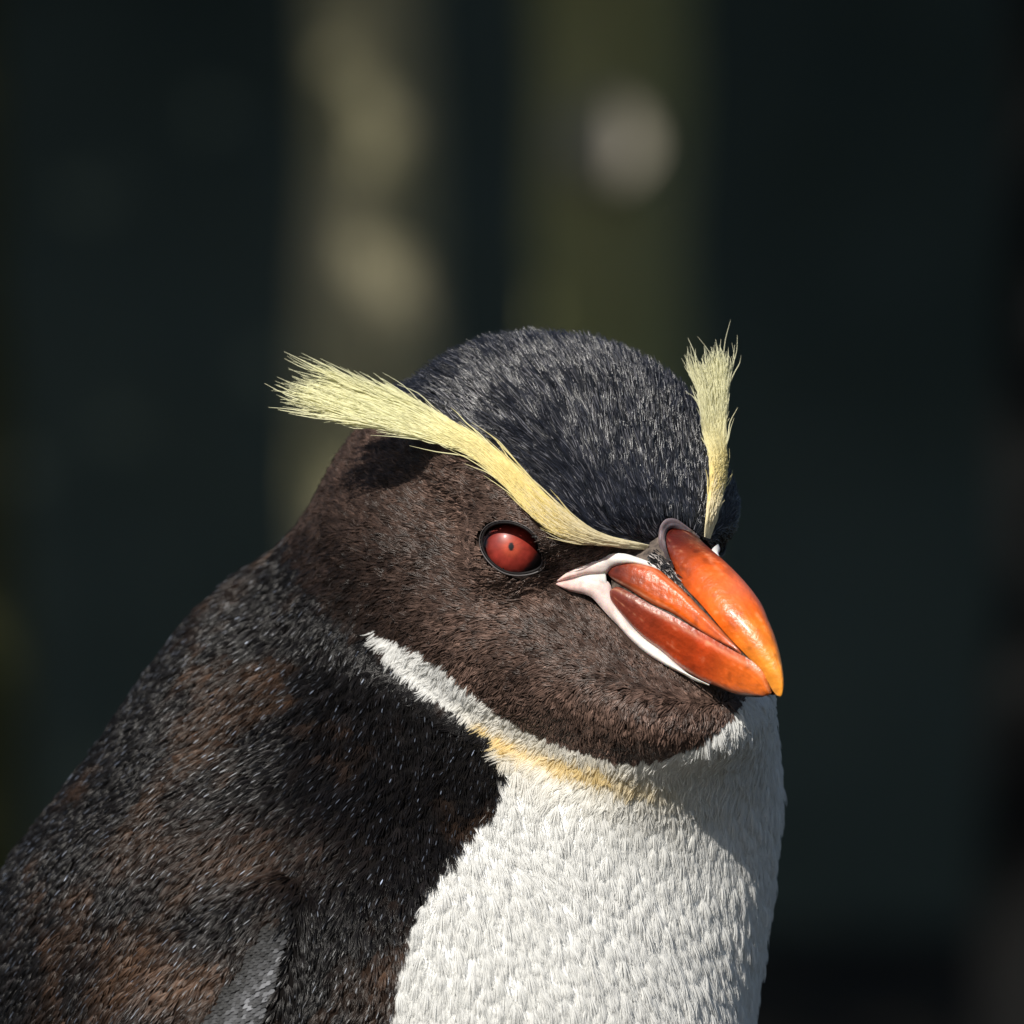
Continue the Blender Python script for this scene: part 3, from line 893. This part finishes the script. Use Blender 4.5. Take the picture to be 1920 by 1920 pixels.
def orange(u, V, dark, mid, tip, seed, v=None):
    uc = u; u = u[:, None]
    c = np.where(u < .50, dark + (mid - dark) * sstep(.08, .50, u), mid + (tip - mid) * sstep(.55, 1., u))
    v = np.zeros_like(uc) if v is None else v
    st = np.stack([uc * 5.0, v * 26., 0 * uc], -1)                      # growth streaks run along the plate
    n = vnoise(V, 34, seed)[:, None]; n2 = vnoise(V, 7, seed + 1)[:, None]; n3 = vnoise(st, 1., seed + 2)[:, None]
    rings = vnoise(np.stack([uc * 30., v * 2., 0 * uc], -1), 1., seed + 3)[:, None]
    c = c * (.66 + .62 * n) * (.88 + .24 * n2) * (.84 + .32 * n3) * (.90 + .2 * rings)
    sp = sstep(.60, .95, .30 * n2 + .45 * n3 + .25 * n)
    c = c * (1 - .5 * sp) + np.array([.80, .40, .22]) * .5 * sp
    dk = sstep(.70, .82, vnoise(V, 16, seed + 5))[:, None]
    c = c * (1 - .3 * dk)
    return np.clip(c, 0, 1)

m_bill = attr_mat("bill_horn", "col", .36, .45, coat=.10, sss=.08, bump=(650., .35, .0008))
m_seam = simple_mat("bill_seam", (.022, .016, .014), .7, .3, noise=((.13, .10, .08), 700.))
m_gape = attr_mat("gape_skin", "col", .5, .4, sss=.25, bump=(700., .25, .0006))

# core of the bill under the plates: also the dark seams between them
NC = 48
inn = .93
def core_line(l, s=inn, n=NC):
    Q = toH(resample(hl(l), 200)); Q = Q[np.linspace(0, 189, n).astype(int)]; Q[:, 1] *= s * (1 - .25 * np.linspace(0, 1, n) ** 3)
    return Q
rows = [core_line(ridge), core_line(cul_e), core_line(lat_t), core_line(lat_b), core_line(ram_t), core_line(ram_b), core_line(chin_l)]
rows[0][:, 2] -= 9; rows[0][:, 0] -= 3; rows[-1][:, 2] += 4
ringH = rows + [r * np.array([1, -1, 1]) for r in rows[-2:0:-1]]
ringH = [fromH(r) for r in ringH]; nr_ = len(ringH)
V = np.stack(ringH, 1).reshape(-1, 3)
F = [(i * nr_ + j, i * nr_ + (j + 1) % nr_, (i + 1) * nr_ + (j + 1) % nr_, (i + 1) * nr_ + j) for i in range(NC - 1) for j in range(nr_)]
F.append(tuple(range(nr_))); F.append(tuple((NC - 1) * nr_ + k for k in range(nr_))[::-1])
bill = mesh_obj("bill", W(V), F, m_seam, penguin, smooth=False)
tag(bill, "heavy hooked orange bill")

# culmen plate: from near edge over the ridge to the far edge
E = toH(resample(hl(cul_e), NB)); Rg = toH(resample(hl(ridge), NB)); nv = 51
V = np.empty((NB, nv, 3)); u = np.repeat(np.linspace(0, 1, NB), nv)
s = np.linspace(0, 1, NB)
blunt = np.sqrt(np.clip(1 - (1 - np.clip(s / .06, 0, 1)) ** 2, 0.02, 1)) * np.sqrt(np.clip(1 - (1 - np.clip((1 - s) / .05, 0, 1)) ** 2, .0, 1))
blunt = np.maximum(blunt, .12)
for j in range(nv):
    a = math.pi * j / (nv - 1)                    # 0 near edge, pi far edge
    cl, su = math.cos(a), math.sin(a)
    sg = -1 if cl > 0 else 1
    lat = E[:, 1] * (np.sign(cl) * abs(cl) ** 1.0)
    up = su ** 1.22
    fw = E[:, 0] * (1 - up) + Rg[:, 0] * up; bu = E[:, 2] * (1 - up) + Rg[:, 2] * up
    V[:, j] = np.stack([fw, lat * (1.0 + .06 * math.sin(2 * a) ** 2), bu], -1)
ctr = np.stack([.5 * (E[:, 0] + Rg[:, 0]), 0 * s, .5 * (E[:, 2] + Rg[:, 2])], -1)[:, None]
V = ctr + (V - ctr) * blunt[:, None, None]
F = [(i * nv + j, i * nv + j + 1, (i + 1) * nv + j + 1, (i + 1) * nv + j) for i in range(NB - 1) for j in range(nv - 1)]
F.append(tuple(range(nv))[::-1]); F.append(tuple((NB - 1) * nv + k for k in range(nv)))
V = fromH(V.reshape(-1, 3))
cc = orange(u, V, *( np.array([.085, .010, .006]), np.array([.76, .115, .006]), np.array([.92, .33, .035])), 81, np.tile(np.linspace(0, 1, nv), NB))
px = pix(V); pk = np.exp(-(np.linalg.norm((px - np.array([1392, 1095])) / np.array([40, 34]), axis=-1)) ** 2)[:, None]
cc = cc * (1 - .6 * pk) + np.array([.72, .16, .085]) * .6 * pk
mesh_obj("culmen_plate", W(V), F, m_bill, bill, col=cc)

def plate(name, top, bot, bulge, cols, seed, **kw):
    V, F, u, v = patch(top, bot, bulge, power=4.2, **kw)
    c = orange(u, V, *cols, seed, v)
    ed = sstep(.12, .0, np.minimum(v, 1 - v))[:, None]
    c = c * (1 - .45 * ed) + np.array([.16, .05, .03]) * .45 * ed
    pe = np.exp(-((np.minimum(v, 1 - v) - .10) / .035) ** 2)[:, None] * (.3 + .7 * vnoise(V, 22, seed + 9)[:, None])
    c = c * (1 - .4 * pe) + np.array([.72, .42, .26]) * .4 * pe            # worn pale edges
    mesh_obj(name, W(V), F, m_bill, bill, col=c)
    mesh_obj(name, W(mirror(V)), [f[::-1] for f in F], m_bill, bill, col=c)
plate("side_plate", lat_t, lat_b, 8, (np.array([.13, .018, .009]), np.array([.72, .11, .006]), np.array([.46, .09, .03])), 91)
plate("lower_plate", ram_t, ram_b, 7.5, (np.array([.15, .028, .018]), np.array([.44, .048, .008]), np.array([.76, .16, .018])), 101)

sk_u = slim([(1037, 1093, -176), (1065, 1071, -166), (1104, 1053, -150), (1130, 1045, -136), (1161, 1041, -120), (1193, 1044, -96), (1221, 1053, -82), (1238, 1064, -74)])
sk_ul = slim([(1037, 1094, -176), (1070, 1085, -163), (1105, 1078, -145), (1136, 1079, -126), (1150, 1066, -114), (1175, 1058, -104), (1205, 1062, -94), (1238, 1073, -84)])
sk_l = slim([(1037, 1094, -176), (1065, 1109, -166), (1104, 1118, -150), (1128, 1142, -135), (1150, 1166, -122), (1181, 1200, -110), (1212, 1227, -100), (1250, 1250, -88), (1290, 1268, -74), (1328, 1285, -60)])
sk_lu = slim([(1037, 1093, -176), (1072, 1086, -163), (1108, 1080, -145), (1140, 1092, -126), (1152, 1125, -118), (1168, 1152, -112), (1198, 1188, -102), (1240, 1222, -89), (1290, 1262, -71), (1330, 1283, -58)])
sk_b = sk_u[:4]; sk_c = sk_l[:5]
for nm, a, b, bu in (("gape_skin", [(p[0], p[1], p[2] + 5) for p in sk_b], [(p[0], p[1], p[2] + 5) for p in sk_c], 3), ("gape_skin", sk_u, sk_ul, 6), ("gape_skin", sk_lu, sk_l, 5)):
    V, F, u, v = patch(a, b, bu, nv=16, inset=5., end0=.05, end1=.05)
    n = vnoise(V, 14, 121)[:, None]
    wr = vnoise(np.stack([u * 22, v * 5, 0 * u], -1), 1., 123)[:, None]
    c = np.array([.80, .62, .58]) * (.75 + .4 * n) * (.8 + .35 * wr)
    grime = sstep(.60, .85, .5 * vnoise(V, 6, 125) + .5 * vnoise(V, 19, 126))[:, None]
    pk = sstep(.28, .0, u)[:, None]; c = c * (1 - .5 * pk) + np.array([.62, .30, .27]) * .5 * pk
    wh = sstep(.3, .7, u)[:, None]; c = c * (1 - wh) + np.array([.80, .76, .72]) * (.8 + .3 * n) * wh
    c = c * (1 - .22 * grime)
    mesh_obj(nm, W(V), F, m_gape, bill, col=c); mesh_obj(nm, W(mirror(V)), [f[::-1] for f in F], m_gape, bill, col=c)
rim_i = resample(hl([(1264, 1064, -60), (1252, 1036, -54), (1247, 1010, -42), (1252, 994, -22), (1266, 990, 0), (1285, 1000, 20), (1305, 1016, 36)]), 30)
rp = resample(np.array([(1256, 1068.), (1240, 1040.), (1231, 1010.), (1232, 985.), (1246, 966.), (1268, 966.), (1292, 984.), (1312, 1004.)]), 30)
rd = march(body_sdf, rp[:, 0], rp[:, 1]); rim_o = unpix(rp[:, 0], rp[:, 1], np.where(np.isnan(rd), rim_i[:, 1], rd) + 2.); rim_o = rim_o * .72 + rim_i * .28
NR = 9; V = np.empty((30, NR, 3)); cR = np.empty((30, NR, 3))
nn = nrm(np.cross(np.gradient(rim_o, axis=0), rim_i - rim_o)); nn[nn[:, 1] > 0] *= -1
for j in range(NR):
    v = j / (NR - 1)
    V[:, j] = rim_o * (1 - v) + rim_i * v + nn * (4 * math.sin(math.pi * v) ** .7 * (1 + .6 * math.cos(16 * v)))
    cR[:, j] = np.array([.13, .10, .11]) * (1.2 - .8 * v)
V = V.reshape(-1, 3); F = [(i * NR + j, i * NR + j + 1, (i + 1) * NR + j + 1, (i + 1) * NR + j) for i in range(29) for j in range(NR - 1)]
cR = cR.reshape(-1, 3) * (.35 + 1.6 * vnoise(np.stack([np.repeat(np.arange(30) * .35, NR), np.tile(np.arange(NR) * 1.1, 30), np.zeros(30 * NR)], -1), 1., 131))[:, None]
mesh_obj("bill_rim", W(V), F, m_gape, bill, col=cR)
# short dark bristles in the nostril groove between culmen and side plate
gl = resample(hl([(1218, 1040, -84), (1237, 1056, -70), (1256, 1076, -62), (1274, 1100, -56), (1290, 1120, -53)]), 40)
g = np.random.default_rng(77); nS = 620
gi = g.integers(0, 36, nS); gd = nrm(gl[gi + 3] - gl[gi]); gn = nrm(-HF[1] + .5 * HF[2])
sp = np.cross(gd, gn) * g.normal(0, 1., (nS, 1)) * np.linspace(7.5, 1.5, 40)[gi][:, None]
X = strand_pts(gl[gi] + sp + gn * 1., nrm(gd + g.normal(0, .2, (nS, 3))), np.repeat(gn[None], nS, 0), g.uniform(8, 16, nS), g.uniform(.05, .25, nS), np.full(nS, -.1))
wc = (g.random(nS) < .22)[:, None]
bs = Strands(); bs.add(X, 1.2 * np.array([1., .9, .6, .25])[None] * g.uniform(.7, 1.2, (nS, 1)), np.where(wc, np.array([.42, .38, .36]), np.array([.012, .012, .014])) * g.uniform(.6, 1.3, (nS, 1)))
bs.build("nostril_bristles", m_dark, bill)

# ---- feet and tail (below the frame)
m_foot = simple_mat("pink_foot", (.52, .30, .26), .6, .4, noise=((.40, .22, .20), 120.))
m_claw = simple_mat("claw", (.03, .025, .022), .4, .5)
for sg in (-1, 1):
    o = fromB([120, sg * 300, GROUND]);
    f0 = BF[0]; l0 = BF[1]; z = np.array([0, 0, 1.])
    an = o + z * 150 - f0 * 60
    V, F = tube([an + z * 260, an, an + f0 * 40 - z * 60], [120, 90, 60], 12)
    foot = mesh_obj("foot", W(V), F, m_foot, penguin)
    tips = []
    for k in (-1, 0, 1):
        tip = o + f0 * (430 - 50 * abs(k)) + l0 * k * 190 + z * 34; tips.append(tip)
        V, F = tube(resample([an - z * 60, (an + tip) * .5 + z * 10, tip], 8), np.linspace(48, 30, 8), 10)
        toe = mesh_obj("toe", W(V), F, m_foot, foot)
    hub = an - z * 90
    top = [hub + z * 18, tips[0] * .85 + hub * .15 + z * 4, tips[1] * .85 + hub * .15 + z * 4, tips[2] * .85 + hub * .15 + z * 4]
    botm = [p - z * 18 for p in top]
    mesh_obj("web", W(np.array(top + botm)), [(0, 1, 2), (0, 2, 3), (4, 6, 5), (4, 7, 6), (0, 4, 5, 1), (1, 5, 6, 2), (2, 6, 7, 3), (3, 7, 4, 0)], m_foot, foot, smooth=False)
    for tp in tips:
        V, F = tube([tp - f0 * 10, tp + f0 * 50 + z * 2, tp + f0 * 95 - z * 26], [24, 16, 4], 8)
        mesh_obj("claw", W(V), F, m_claw, foot)
tl = fromB([-560, 0, GROUND + 420])
V, F = tube(resample([tl + BF[0] * 200 + np.array([0, 0, 200]), tl, tl - BF[0] * 320 + np.array([0, 0, -330])], 12), np.linspace(190, 22, 12), 14)
mesh_obj("tail", W(V), F, simple_mat("tail_feathers", (.016, .014, .014), .6, .4, bump=(300., .6, .004)), penguin)
